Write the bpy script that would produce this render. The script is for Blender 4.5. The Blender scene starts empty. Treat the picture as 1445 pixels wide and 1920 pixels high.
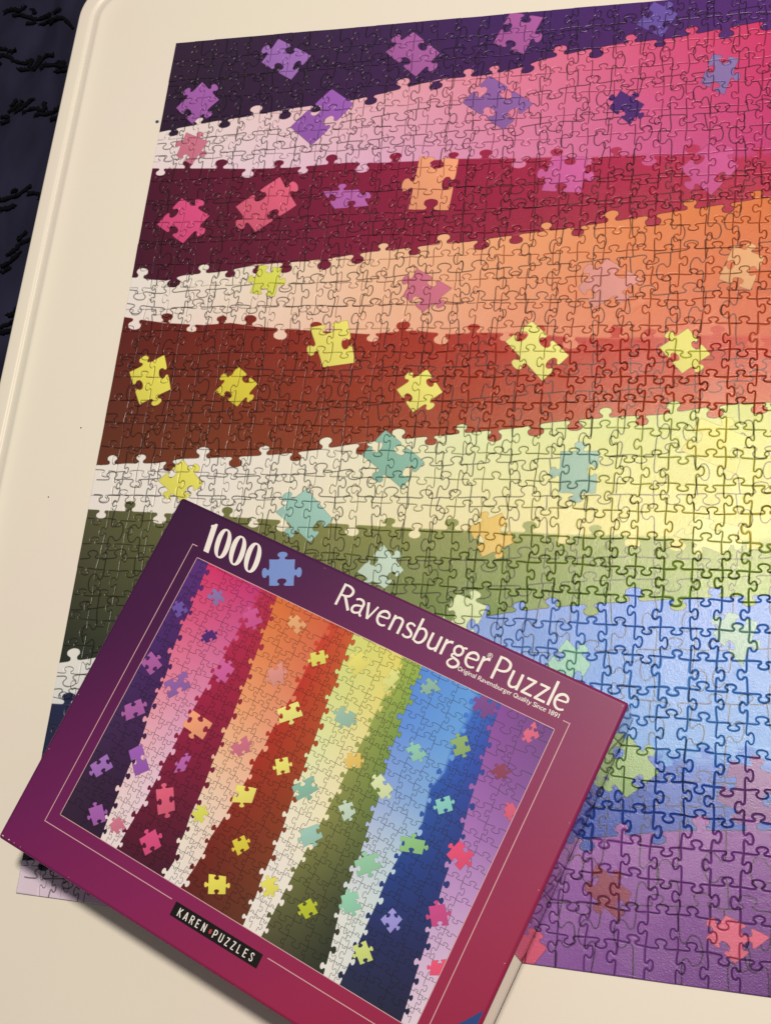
import bpy, bmesh, math, random
import numpy as np
from mathutils import Matrix, Vector

random.seed(7)
RNG = np.random.default_rng(7)
MM = 0.001
scene = bpy.context.scene
C = scene.collection

# ------------------------------------------------------------------ camera, light, exposure
cam_data = bpy.data.cameras.new('camera')
cam_data.sensor_fit = 'HORIZONTAL'
cam_data.sensor_width = 36.0
cam_data.lens = 55.058
cam_data.clip_start = 0.02
cam_data.clip_end = 50.0
cam = bpy.data.objects.new('camera', cam_data)
C.objects.link(cam)
cam.matrix_world = Matrix(((0.95997, -0.03073, 0.27842, 0.46693),
                           (0.11033, 0.95510, -0.27499, -0.64360),
                           (-0.25747, 0.29470, 0.92025, 0.76558),
                           (0, 0, 0, 1)))
scene.camera = cam

world = bpy.data.worlds.new('World')
scene.world = world
world.use_nodes = True
bg = world.node_tree.nodes['Background']
bg.inputs['Color'].default_value = (1.0, 0.92, 0.86, 1)
bg.inputs['Strength'].default_value = 0.14

lamp_data = bpy.data.lights.new('room_lamp', 'AREA')
lamp_data.shape = 'DISK'
lamp_data.size = 0.22
lamp_data.energy = 42.0
lamp_data.color = (1.0, 0.875, 0.735)
lamp = bpy.data.objects.new('room_lamp', lamp_data)
C.objects.link(lamp)
lamp.location = (0.63, -0.01, 2.0)
lamp.rotation_euler = (Vector((0.25, -0.40, 0)) - lamp.location).to_track_quat('-Z', 'Y').to_euler()

scene.view_settings.view_transform = 'Standard'
scene.view_settings.look = 'None'
scene.view_settings.exposure = 0.0
scene.view_settings.gamma = 1.0
scene.view_settings.use_curve_mapping = False

# ------------------------------------------------------------------ traced measurements (millimetres on the puzzle)
LOOSE = [
    ([(32.0, 42.1), (50.5, 61.1), (29.6, 82.9), (12.0, 66.2)], [1, 1, -1, 1], (156, 90, 158)),
    ([(25.7, 91.0), (47.0, 100.9), (36.1, 122.2), (20.5, 112.9)], [1, 1, -1, 1], (195, 110, 130)),
    ([(32.4, 153.1), (60.0, 170.7), (40.7, 195.0), (14.2, 176.8)], [1, 1, -1, -1], (205, 75, 120)),
    ([(95.1, 5.4), (126.3, 24.6), (112.4, 47.0), (83.2, 27.5)], [-1, -1, -1, 1], (154, 104, 172)),
    ([(212.0, 10.1), (236.3, 32.3), (218.9, 53.0), (190.7, 27.1)], [-1, 1, -1, 1], (164, 92, 152)),
    ([(290.4, -0.7), (316.8, 6.7), (304.1, 39.2), (279.0, 27.2)], [-1, 1, -1, -1], (168, 92, 152)),
    ([(149.1, 58.5), (169.6, 74.3), (138.7, 110.6), (118.0, 92.1)], [0, -1, 0, -1], (148, 88, 165)),
    ([(278.5, 57.2), (314.5, 85.3), (293.7, 106.7), (259.0, 79.8)], [-1, -1, -1, -1], (140, 95, 155)),
    ([(380.1, 78.7), (398.3, 92.3), (389.0, 108.7), (372.6, 93.8)], [1, 1, -1, 1], (85, 52, 112)),
    ([(445.8, 52.4), (464.9, 58.0), (455.2, 88.6), (438.3, 76.8)], [-1, 1, -1, -1], (140, 115, 165)),
    ([(401.2, 0.8), (419.4, 13.8), (408.4, 34.1), (388.9, 20.7)], [1, -1, -1, -1], (112, 88, 158)),
    ([(332.5, 131.8), (359.4, 135.1), (356.4, 164.6), (326.8, 161.5)], [-1, 1, -1, 1], (200, 95, 150)),
    ([(446.3, 128.2), (467.3, 148.7), (448.6, 171.6), (426.1, 149.0)], [1, -1, 1, -1], (200, 90, 140)),
    ([(229.6, 126.3), (261.0, 130.6), (257.3, 174.7), (225.4, 172.5)], [-1, -1, -1, 1], (228, 150, 112)),
    ([(153.9, 153.1), (183.3, 152.8), (193.5, 167.8), (165.5, 169.2)], [1, 1, -1, -1], (175, 95, 160)),
    ([(115.7, 138.0), (133.5, 164.5), (101.8, 187.1), (81.3, 163.5)], [1, -1, 1, -1], (208, 90, 115)),
    ([(109.7, 216.5), (129.2, 219.8), (126.7, 244.1), (105.6, 240.5)], [-1, 1, -1, 1], (208, 203, 85)),
    ([(237.7, 223.6), (266.3, 240.4), (246.5, 259.5), (229.4, 245.6)], [-1, 1, -1, 1], (195, 105, 125)),
    ([(158.9, 270.9), (188.4, 265.2), (198.5, 299.9), (173.9, 303.6)], [-1, -1, 0, 1], (222, 206, 102)),
    ([(378.2, 219.5), (404.1, 237.1), (371.5, 258.7), (358.9, 241.6)], [-1, 1, -1, 1], (212, 140, 130)),
    ([(465.1, 212.3), (486.1, 221.3), (477.4, 247.2), (455.9, 238.0)], [1, -1, -1, -1], (222, 162, 115)),
    ([(327.9, 268.2), (356.2, 295.1), (338.7, 314.8), (309.8, 283.9)], [-1, -1, 1, -1], (226, 214, 122)),
    ([(436.7, 275.1), (452.5, 295.0), (434.3, 309.1), (418.2, 289.4)], [-1, 1, -1, 1], (216, 204, 100)),
    ([(13.9, 306.9), (41.6, 292.4), (52.3, 321.6), (27.8, 334.3)], [1, -1, 1, -1], (218, 202, 85)),
    ([(105.4, 302.5), (123.5, 317.0), (109.8, 335.5), (89.6, 323.1)], [-1, 1, -1, 1], (208, 188, 65)),
    ([(72.2, 378.6), (92.0, 397.1), (77.2, 412.0), (54.7, 395.9)], [1, -1, 1, -1], (218, 205, 92)),
    ([(254.0, 305.3), (267.6, 323.4), (247.3, 339.2), (232.8, 321.3)], [-1, 1, -1, 1], (224, 210, 108)),
    ([(228.1, 352.9), (259.5, 377.0), (244.7, 396.7), (212.3, 372.3)], [-1, -1, 1, -1], (132, 172, 152)),
    ([(173.6, 399.3), (196.9, 421.5), (181.8, 439.2), (152.6, 417.4)], [0, -1, 1, 1], (150, 185, 170)),
    ([(295.8, 423.5), (318.1, 412.8), (328.8, 433.4), (307.4, 444.7)], [1, -1, 1, -1], (220, 182, 98)),
    ([(236.6, 438.4), (253.3, 456.3), (240.9, 470.1), (219.5, 459.2)], [1, -1, 1, -1], (185, 200, 180)),
    ([(292.5, 470.7), (313.6, 478.5), (301.3, 509.5), (278.7, 499.6)], [1, -1, 1, -1], (205, 210, 160)),
    ([(355.3, 367.0), (381.7, 366.3), (380.7, 397.0), (355.9, 397.2)], [1, -1, 1, 1], (150, 178, 158)),
    ([(447.7, 341.6), (477.8, 354.4), (471.3, 381.0), (435.7, 365.1)], [1, -1, 0, -1], (222, 208, 112)),
    ([(447.8, 411.1), (475.3, 417.2), (466.4, 436.6), (433.3, 424.5)], [-1, 1, 1, -1], (214, 210, 130)),
    ([(368.4, 497.6), (384.9, 513.1), (374.3, 534.6), (354.5, 518.6)], [1, -1, 1, -1], (140, 188, 165)),
    ([(469.5, 473.7), (487.6, 479.8), (478.9, 508.6), (460.4, 488.6)], [-1, 1, -1, 1], (138, 172, 155)),
    ([(412.1, 557.1), (431.0, 578.1), (411.9, 595.4), (392.5, 576.4)], [1, -1, 1, -1], (138, 165, 105)),
    ([(473.9, 567.0), (503.0, 573.2), (497.2, 603.1), (465.9, 592.1)], [1, -1, 1, -1], (122, 75, 135)),
    ([(396.2, 636.7), (418.2, 651.5), (411.4, 668.4), (389.3, 652.7)], [1, -1, 1, -1], (138, 66, 88)),
    ([(473.3, 657.7), (498.5, 667.1), (479.3, 683.8), (462.2, 671.6)], [-1, -1, -1, 1], (212, 100, 125)),
    ([(355.0, 681.1), (369.7, 688.9), (357.0, 707.0), (340.3, 697.5)], [1, 0, -1, 1], (205, 90, 115)),
    ([(317.1, 577.7), (334.0, 595.3), (316.0, 610.6), (299.4, 592.6)], [-1, 1, -1, 1], (130, 190, 180)),
    ([(242.7, 553.1), (254.5, 591.9), (233.2, 596.7), (221.5, 560.8)], [1, 1, -1, -1], (135, 180, 120)),
    ([(173.6, 502.4), (202.5, 529.6), (185.8, 547.4), (154.5, 519.2)], [1, -1, 1, -1], (140, 185, 150)),
    ([(116.5, 507.6), (135.4, 527.8), (115.5, 547.4), (94.9, 526.7)], [1, -1, 1, 1], (140, 190, 160)),
    ([(279.3, 640.2), (271.1, 670.0), (239.6, 661.0), (250.8, 630.7)], [-1, 1, -1, 1], (215, 75, 110)),
    ([(70.1, 451.2), (90.0, 465.2), (76.5, 486.9), (58.2, 473.2)], [-1, 1, -1, 1], (175, 180, 50)),
    ([(139.9, 591.0), (132.3, 612.5), (104.7, 604.8), (115.8, 581.4)], [-1, 1, -1, -1], (150, 140, 205)),
    ([(168.8, 640.4), (184.0, 661.5), (159.4, 680.9), (144.7, 658.3)], [1, 1, -1, 1], (190, 70, 125)),
    ([(59.8, 560.4), (77.1, 575.0), (57.5, 598.6), (41.3, 583.5)], [-1, 1, -1, 1], (195, 200, 115)),
    ([(100.6, 680.5), (114.2, 700.6), (92.3, 708.7), (80.2, 686.5)], [-1, 0, 0, 1], (220, 80, 110)),
]
SEAMS = {
    'B1': [(0.4, 89.0), (28.0, 84.7), (39.8, 83.0), (82.1, 78.9), (111.4, 75.0), (167.9, 70.8), (195.0, 66.0), (217.3, 60.9), (239.5, 56.8), (276.2, 56.5), (304.3, 51.6), (318.0, 46.0), (353.2, 40.0), (379.1, 36.7), (414.6, 35.8), (448.1, 31.5), (486.5, 26.4)],
    'B1b': [(6.2, 124.1), (51.8, 126.7), (92.6, 129.5), (125.6, 130.0), (172.0, 128.3), (202.4, 130.2), (229.0, 130.3), (261.6, 130.4), (310.7, 132.9), (331.3, 133.2), (363.1, 135.2), (392.6, 135.2), (425.7, 137.2), (466.6, 141.5), (488.7, 139.8)],
    'B2': [(0.5, 223.9), (31.5, 228.1), (47.0, 223.3), (81.6, 221.0), (107.0, 215.8), (137.6, 214.9), (167.4, 212.6), (196.9, 208.1), (232.9, 205.7), (254.1, 202.5), (275.3, 202.4), (296.1, 199.6), (315.8, 196.8), (335.8, 195.4), (361.2, 192.1), (395.3, 187.4), (427.6, 182.8), (459.0, 179.1), (489.4, 174.2)],
    'B2b': [(3.5, 259.9), (36.7, 265.1), (70.5, 267.4), (93.3, 265.9), (115.1, 269.4), (151.7, 272.6), (205.2, 276.8), (240.2, 274.2), (268.4, 277.6), (295.6, 276.7), (322.2, 277.9), (355.2, 280.8), (387.3, 282.4), (449.7, 280.7), (491.5, 282.4)],
    'B3': [(1.6, 384.6), (28.1, 382.3), (51.3, 381.9), (73.6, 377.6), (118.3, 375.5), (159.6, 371.8), (187.5, 367.2), (215.4, 362.2), (252.1, 358.4), (269.5, 356.5), (295.9, 353.4), (327.8, 349.8), (344.0, 346.0), (365.7, 343.8), (395.6, 340.8), (418.1, 339.8), (439.7, 335.8), (469.3, 331.3), (492.4, 330.1)],
    'B3b': [(1.0, 420.2), (27.7, 420.7), (50.8, 420.8), (138.3, 422.8), (195.0, 424.5), (236.3, 425.4), (276.5, 426.3), (308.8, 426.3), (333.9, 426.1), (365.0, 426.8), (401.6, 425.4), (431.3, 426.1), (466.4, 427.3), (494.3, 424.4)],
    'B4': [(0.5, 537.7), (316.9, 489.2), (333.4, 483.9), (362.6, 479.7), (386.4, 475.9), (410.1, 474.6), (427.5, 471.2), (444.8, 468.8), (461.9, 465.5), (495.0, 461.7)],
    'B4b': [(1.5, 567.4), (429.7, 569.8), (459.5, 569.5), (497.0, 564.6)],
    'B5': [(-0.0, 677.3), (394.0, 622.6), (428.7, 617.7), (450.4, 613.9), (497.9, 609.5)],
}
TUFTS = [
    [[[-199,69],[-195,73],[-189,73],[-183,69],[-176,71]],[[-188,65],[-175,62],[-164,59],[-150,61],[-148,62]],[[-167,69],[-165,65]],[[-170,54],[-163,56]],[[-157,54],[-143,54]],[[-144,50],[-134,50],[-126,48],[-116,39]],[[-141,60],[-132,59]]],
    [[[-187,22],[-180,20],[-173,21]],[[-186,12],[-180,14],[-167,9],[-158,13]],[[-167,2],[-158,3],[-148,10],[-150,16]],[[-159,6],[-157,14]],[[-151,1],[-147,7],[-140,13],[-131,12]],[[-142,0],[-137,3],[-118,0]],[[-126,4],[-118,4]],[[-126,-4],[-116,-4]],[[-185,4],[-181,4]]],
    [[[-164,-38],[-160,-33]],[[-165,-45],[-157,-40],[-152,-35]],[[-157,-47],[-148,-40],[-143,-34]],[[-148,-48],[-139,-43],[-132,-44],[-132,-35]],[[-137,-49],[-125,-46],[-114,-44]],[[-123,-53],[-114,-54]],[[-172,-50],[-163,-50]],[[-170,-57],[-162,-55]]],
    [[[-151,-140],[-144,-137],[-135,-131],[-126,-122]],[[-141,-129],[-138,-127]],[[-126,-130],[-114,-132],[-113,-136]],[[-150,-147],[-142,-146],[-137,-142]]],
    [[[-127,-176],[-119,-168]],[[-135,-189],[-127,-185],[-122,-179],[-113,-176]],[[-138,-200],[-130,-196],[-122,-189]],[[-136,-206],[-129,-201]]],
    [[[-120,-246],[-117,-247],[-113,-243]],[[-124,-259],[-117,-254],[-112,-252]],[[-123,-264],[-114,-261]]],
]
SEAMS['B4'] = [(0, 538), (36, 531), (108, 514), (175, 508), (227, 500), (277, 494), (333, 481), (377, 474), (439, 467), (500, 461)]
SEAMS['B4b'] = [(0, 568), (76, 566), (130, 565), (181, 562), (225, 566), (276, 575), (329, 562), (362, 571), (405, 566), (456, 568), (500, 565)]
SEAMS['B5'] = [(0, 678), (82, 666), (132, 660), (206, 646), (297, 638), (337, 629), (387, 623), (443, 612), (500, 606)]

PUZZLE_W, PUZZLE_H, COLS, ROWS, THICK = 500.0, 700.0, 28, 36, 1.9


# ------------------------------------------------------------------ helpers
def tag(o, label=None, cat=None, group=None, kind=None):
    if label: o['label'] = label
    if cat: o['category'] = cat
    if group: o['group'] = group
    if kind: o['kind'] = kind
    return o


def empty(name, loc=(0, 0, 0), rz=0.0):
    o = bpy.data.objects.new(name, None)
    o.empty_display_size = 0.02
    C.objects.link(o)
    o.location = loc
    o.rotation_euler = (0, 0, rz)
    return o


def link(name, me, parent=None):
    o = bpy.data.objects.new(name, me)
    C.objects.link(o)
    if parent is not None:
        o.parent = parent
    return o


def mesh(name, verts, faces, mats, smooth=False, fmat=None):
    me = bpy.data.meshes.new(name)
    me.from_pydata([tuple(v) for v in verts], [], faces)
    for m in (mats if isinstance(mats, (list, tuple)) else [mats]):
        me.materials.append(m)
    if fmat is not None:
        me.polygons.foreach_set('material_index', fmat)
    if smooth is True:
        me.polygons.foreach_set('use_smooth', [True] * len(me.polygons))
    elif smooth:
        me.polygons.foreach_set('use_smooth', smooth)
    me.update()
    return me


def srgb(c):
    c = np.asarray(c, float) / 255.0
    return np.where(c <= 0.04045, c / 12.92, ((c + 0.055) / 1.055) ** 2.4)


def to_srgb(c):
    c = np.clip(c, 0, 1)
    return np.where(c <= 0.0031308, c * 12.92, 1.055 * c ** (1 / 2.4) - 0.055)


# light that the lamp throws on a white sheet here: photograph colours are divided by it to give ink colours
LIT = np.array([0.91, 0.79, 0.70])


def ink(c, u=60.0):
    # the sheen and the lamp's nearness grow towards the right of the sheet: take both out to find the ink itself
    sheen = np.interp(u, [0, 200, 300, 400, 500], [.007, .010, .016, .024, .030])
    gain = np.interp(u, [0, 200, 500], [1.04, 1.06, 1.12])
    lin = srgb(c)
    return np.clip(np.maximum(lin - sheen, lin * .45) / (LIT * gain), 0.004, 0.80)


def catmull(pts, n):
    pts = np.asarray(pts, float)
    P = np.vstack([2 * pts[0] - pts[1], pts, 2 * pts[-1] - pts[-2]])
    out = []
    for i in range(1, len(P) - 2):
        p0, p1, p2, p3 = P[i - 1], P[i], P[i + 1], P[i + 2]
        for k in range(n):
            t = k / n
            out.append(0.5 * ((2 * p1) + (-p0 + p2) * t + (2 * p0 - 5 * p1 + 4 * p2 - p3) * t * t
                              + (-p0 + 3 * p1 - 3 * p2 + p3) * t ** 3))
    out.append(pts[-1])
    return np.array(out)


KNOB = [(0, 0), (.16, -.004), (.325, -.004), (.398, .018), (.404, .075), (.330, .140), (.352, .238), (.5, .282),
        (.648, .238), (.670, .140), (.596, .075), (.602, .018), (.675, -.004), (.84, -.004), (1, 0)]


def seam(a, b, side, depth=1.0, shift=0.0, lean=0.0, bow=0.0, n=2, neck=1.0):
    """jigsaw edge from a to b; side +1 bulges to the left of a->b"""
    a = np.asarray(a, float); b = np.asarray(b, float)
    d = b - a
    nrm = np.array([-d[1], d[0]])
    pts = []
    for t, h in KNOB:
        w = max(0.0, 1 - abs(t - .5) / .5)
        tt = t
        if .3 < t < .7:
            tt = .5 + (t - .5) * neck + shift + lean * max(h, 0)
        elif t not in (0, 1):
            tt = t + shift * .6
        hh = h * depth if h > 0 else h
        pts.append(a + d * tt + nrm * (side * hh + bow * 4 * t * (1 - t)))
    if side == 0:
        pts = [a + d * t + nrm * (bow * 4 * t * (1 - t)) for t in (0, .25, .5, .75, 1)]
    return catmull(pts, n)


# ------------------------------------------------------------------ the printed picture
S = 6                      # work at 6 px per mm, keep 3
W6, H6 = int(PUZZLE_W * S), int(PUZZLE_H * S)
NAMES = ['B1', 'B1b', 'B2', 'B2b', 'B3', 'B3b', 'B4', 'B4b', 'B5']
UU = [0, 100, 200, 300, 400, 500]
BANDS = [
    [(54, 38, 56), (60, 41, 66), (68, 45, 82), (76, 50, 100), (86, 55, 110), (98, 64, 122), (48, 32, 50), (56, 36, 62), (66, 40, 76), (74, 45, 90), (86, 50, 105), (98, 58, 120)],
    [(232, 208, 200), (226, 190, 190), (222, 155, 165), (220, 120, 145), (212, 90, 125), (208, 65, 105), (228, 205, 205), (222, 190, 200), (215, 160, 185), (212, 125, 160), (202, 95, 140), (190, 65, 115)],
    [(78, 30, 48), (105, 33, 55), (135, 36, 64), (158, 40, 72), (176, 50, 84), (188, 60, 93), (68, 28, 45), (95, 32, 52), (125, 33, 59), (148, 38, 66), (168, 48, 74), (182, 56, 80)],
    [(230, 215, 205), (232, 208, 188), (232, 180, 145), (230, 155, 110), (222, 132, 86), (214, 114, 68), (228, 210, 205), (230, 198, 180), (230, 175, 145), (222, 146, 114), (214, 118, 88), (206, 100, 74)],
    [(92, 36, 34), (118, 42, 36), (150, 50, 40), (172, 54, 42), (188, 62, 48), (200, 75, 55), (95, 52, 38), (118, 58, 38), (138, 60, 38), (165, 72, 45), (185, 85, 52), (200, 95, 58)],
    [(228, 215, 210), (230, 222, 208), (228, 222, 190), (216, 220, 160), (208, 210, 134), (206, 206, 118), (228, 212, 208), (232, 220, 200), (236, 216, 180), (228, 210, 158), (222, 206, 124), (222, 204, 106)],
    [(82, 78, 55), (105, 105, 62), (128, 126, 72), (138, 142, 78), (150, 160, 85), (165, 175, 85), (42, 46, 40), (62, 66, 48), (88, 98, 58), (110, 130, 68), (125, 150, 75), (145, 170, 80)],
    [(222, 212, 215), (215, 212, 228), (185, 190, 232), (134, 156, 222), (98, 138, 210), (88, 134, 206), (215, 208, 215), (205, 208, 226), (180, 196, 232), (126, 162, 226), (104, 154, 218), (98, 152, 214)],
    [(40, 44, 68), (40, 48, 92), (36, 64, 130), (40, 80, 152), (48, 94, 180), (62, 116, 198), (36, 36, 58), (38, 42, 82), (35, 52, 110), (38, 62, 130), (38, 74, 156), (48, 88, 172)],
    [(215, 190, 205), (200, 165, 195), (182, 138, 185), (162, 108, 172), (146, 88, 158), (130, 74, 145), (218, 195, 208), (205, 172, 195), (185, 140, 185), (155, 105, 165), (130, 82, 145), (112, 68, 128)],
]


def seam_v(name, u):
    p = np.array(SEAMS[name])
    x, y = p[:, 0], p[:, 1]
    r = np.interp(u, x, y)
    s0 = (y[1] - y[0]) / max(1e-6, x[1] - x[0]); s1 = (y[-1] - y[-2]) / max(1e-6, x[-1] - x[-2])
    r = np.where(u < x[0], y[0] + (u - x[0]) * np.clip(s0, -.3, .3), r)
    return np.where(u > x[-1], y[-1] + (u - x[-1]) * np.clip(s1, -.3, .3), r)


def bound(i, u):
    if i < 0: return np.zeros_like(u)
    if i >= len(NAMES): return np.full_like(u, PUZZLE_H)
    return seam_v(NAMES[i], u)


def band_colour(i, u, v):
    cols = np.array([ink(c, UU[k % 6]) for k, c in enumerate(BANDS[i])])
    a = np.stack([np.interp(u, UU, cols[:6, k]) for k in range(3)], -1)
    b = np.stack([np.interp(u, UU, cols[6:, k]) for k in range(3)], -1)
    t = np.clip((v - bound(i - 1, u)) / np.maximum(1.0, bound(i, u) - bound(i - 1, u)), 0, 1)[..., None]
    return a * (1 - t) + b * t


def inside(poly, X, Y):
    r = np.zeros(X.shape, bool)
    x0, y0 = poly[-1]
    for x1, y1 in poly:
        if y0 != y1:
            c = ((y0 > Y) != (y1 > Y)) & (X < (x1 - x0) * (Y - y0) / (y1 - y0) + x0)
            r ^= c
        x0, y0 = x1, y1
    return r


def window(poly, pad=1.0):
    lo = np.floor((poly.min(0) - pad) * S).astype(int); hi = np.ceil((poly.max(0) + pad) * S).astype(int)
    x0, y0 = max(0, lo[0]), max(0, lo[1]); x1, y1 = min(W6, hi[0]), min(H6, hi[1])
    if x1 <= x0 or y1 <= y0: return None
    X, Y = np.meshgrid((np.arange(x0, x1) + .5) / S, (np.arange(y0, y1) + .5) / S)
    return x0, x1, y0, y1, X, Y


def draw_line(mask, pts, width):
    pts = np.asarray(pts)
    d = np.linalg.norm(np.diff(pts, axis=0), axis=1)
    t = np.concatenate([[0], np.cumsum(d)])
    n = max(2, int(t[-1] * S * 1.5))
    q = np.linspace(0, t[-1], n)
    x = np.interp(q, t, pts[:, 0]) * S; y = np.interp(q, t, pts[:, 1]) * S
    r = width * S / 2
    k = int(math.ceil(r))
    for dx in range(-k, k + 1):
        for dy in range(-k, k + 1):
            if dx * dx + dy * dy <= r * r + .3:
                xi = (x + dx).astype(int); yi = (y + dy).astype(int)
                ok = (xi >= 0) & (xi < W6) & (yi >= 0) & (yi < H6)
                mask[yi[ok], xi[ok]] = 1


def make_picture():
    u = (np.arange(W6) + .5) / S
    img = np.zeros((H6, W6, 3), np.float32)
    vv = (np.arange(H6) + .5) / S
    U, V = np.meshgrid(u, vv)
    edges = [bound(i, u) for i in range(-1, len(NAMES) + 1)]
    for i in range(10):
        m = (V >= edges[i][None, :]) & (V < edges[i + 1][None, :])
        img[m] = band_colour(i, U[m], V[m])
    soft = np.interp(u, [0, 220, 350, 500], [.1, .3, 1.2, 2.6])      # paired shades melt into each other towards the right
    for i in (1, 3, 5, 7):
        d = (V - edges[i + 1][None, :]) / (soft * (3.0 if i == 7 else 1.0))[None, :]
        m = np.abs(d) < 1
        t = (d[m] * .5 + .5)[:, None]
        t = t * t * (3 - 2 * t)
        img[m] = band_colour(i, U[m], V[m]) * (1 - t) + band_colour(i + 1, U[m], V[m]) * t
    lines = np.zeros((H6, W6), np.uint8)
    pitch = 24.8
    rnd = random.Random(3)
    ncol = 21

    def col_u(k, v):
        return k * pitch + 3.0 * math.sin(v * .021 + k * 1.3) + (v - 350) * .006

    # colour seams with their printed knobs
    for i, nm in enumerate(NAMES):
        flip = rnd.choice((-1, 1))
        for k in range(ncol):
            flip = -flip if rnd.random() < .74 else flip
            vm = float(bound(i, np.array([k * pitch + 12.0]))[0])
            ua, ub = col_u(k, vm), col_u(k + 1, vm)
            a = np.array([ua, float(bound(i, np.array([ua]))[0])]); b = np.array([ub, float(bound(i, np.array([ub]))[0])])
            e = seam(a, b, flip, 1.12 + rnd.uniform(-.1, .1), rnd.uniform(-.07, .07), rnd.uniform(-.1, .1), 0, 3, 1.1)
            kn = e[6:-6]
            w = window(kn)
            if w is None: continue
            x0, x1, y0, y1, X, Y = w
            m = inside(kn, X, Y)
            # flip=+1 bulges towards larger v, so the upper band reaches down
            src = i if flip > 0 else i + 1
            sub = img[y0:y1, x0:x1]
            al = 1.0 if i % 2 == 0 else float(np.interp(ua, [0, 250, 500], [1, 1, .8]))
            sub[m] = band_colour(src, X[m], np.clip(Y[m], 0, 700)) * al + sub[m] * (1 - al)
            if i % 2 == 0:
                draw_line(lines, e, .5)
    # the printed thin cut lines
    for i in range(10):
        mid = np.linspace(5, 495, 12)
        hgt = float(np.mean(bound(i, mid) - bound(i - 1, mid)))
        n = max(1, int(round(hgt / 25.0)))
        for r in range(n + 1):
            rows = []
            for k in range(ncol + 1):
                vm = float(bound(i - 1, np.array([k * pitch]))[0])
                uk = col_u(k, vm)
                t, bt = float(bound(i - 1, np.array([uk]))[0]), float(bound(i, np.array([uk]))[0])
                rows.append((uk, t + (bt - t) * r / n, t + (bt - t) * (r + 1) / n))
            for k in range(ncol):
                if 0 < r < n:
                    draw_line(lines, seam(rows[k][:2], rows[k + 1][:2], rnd.choice((-1, 1)), 1.0, rnd.uniform(-.08, .08), rnd.uniform(-.15, .15), rnd.uniform(-.03, .03), 4, 1.08), .68)
                if r < n and k > 0:
                    draw_line(lines, seam((rows[k][0], rows[k][1]), (col_u(k, rows[k][2]), rows[k][2]), rnd.choice((-1, 1)), 1.0, rnd.uniform(-.08, .08), rnd.uniform(-.15, .15), rnd.uniform(-.03, .03), 4, 1.08), .68)
    a = lines[..., None].astype(np.float32) * .93
    img = img * (1 - a) + (img * .10 + .001) * a
    # loose pieces in the picture
    for corners, tabs, col in LOOSE:
        c = np.array(corners, float)
        # all corner lists run clockwise in photo space (u right, v down)
        poly = []
        mean = np.mean([np.linalg.norm(c[(j + 1) % 4] - c[j]) for j in range(4)])
        for j in range(4):
            p0, p1 = c[j], c[(j + 1) % 4]
            area = sum(c[q][0] * c[(q + 1) % 4][1] - c[(q + 1) % 4][0] * c[q][1] for q in range(4))
            s = -tabs[j] if area > 0 else tabs[j]
            dep = .86 * min(1.35, mean / max(1.0, np.linalg.norm(p1 - p0)))
            poly.append(seam(p0, p1, s, dep, rnd.uniform(-.04, .04), rnd.uniform(-.08, .08), 0, 4, dep * .95)[:-1])
        poly = np.vstack(poly)
        w = window(poly, 2)
        if w is None: continue
        x0, x1, y0, y1, X, Y = w
        m = inside(poly, X, Y)
        cen = c.mean(0)
        base = ink(col, cen[0])
        g = 1 + .006 * ((X - cen[0]) * .5 - (Y - cen[1]) * .6)
        sub = img[y0:y1, x0:x1]
        sub[m] = np.clip(base[None, :] * g[m][:, None], 0, .88)
        mk = np.zeros((y1 - y0, x1 - x0), bool)
        pp = np.vstack([poly, poly[:1]])
        d = np.linalg.norm(np.diff(pp, axis=0), axis=1); t = np.concatenate([[0], np.cumsum(d)])
        q = np.linspace(0, t[-1], int(t[-1] * S * 2))
        xi = (np.interp(q, t, pp[:, 0]) * S - x0).astype(int); yi = (np.interp(q, t, pp[:, 1]) * S - y0).astype(int)
        for dx in (0, 1):
            for dy in (0, 1):
                ok = (xi + dx >= 0) & (xi + dx < x1 - x0) & (yi + dy >= 0) & (yi + dy < y1 - y0)
                mk[(yi + dy)[ok], (xi + dx)[ok]] = True
        sub[mk] = sub[mk] * .5
    small = img.reshape(H6 // 2, 2, W6 // 2, 2, 3).mean((1, 3))
    w, h = W6 // 2, H6 // 2
    px = np.ones((h, w, 4), np.float32)
    px[..., :3] = to_srgb(small)[::-1]
    im = bpy.data.images.new('printed_picture', w, h, alpha=False)
    im.pixels.foreach_set(px.ravel())
    im.update()
    im.pack()
    return im


PICTURE = make_picture()


# ------------------------------------------------------------------ materials
def new_mat(name):
    m = bpy.data.materials.new(name)
    m.use_nodes = True
    return m, m.node_tree, m.node_tree.nodes['Principled BSDF']


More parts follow.
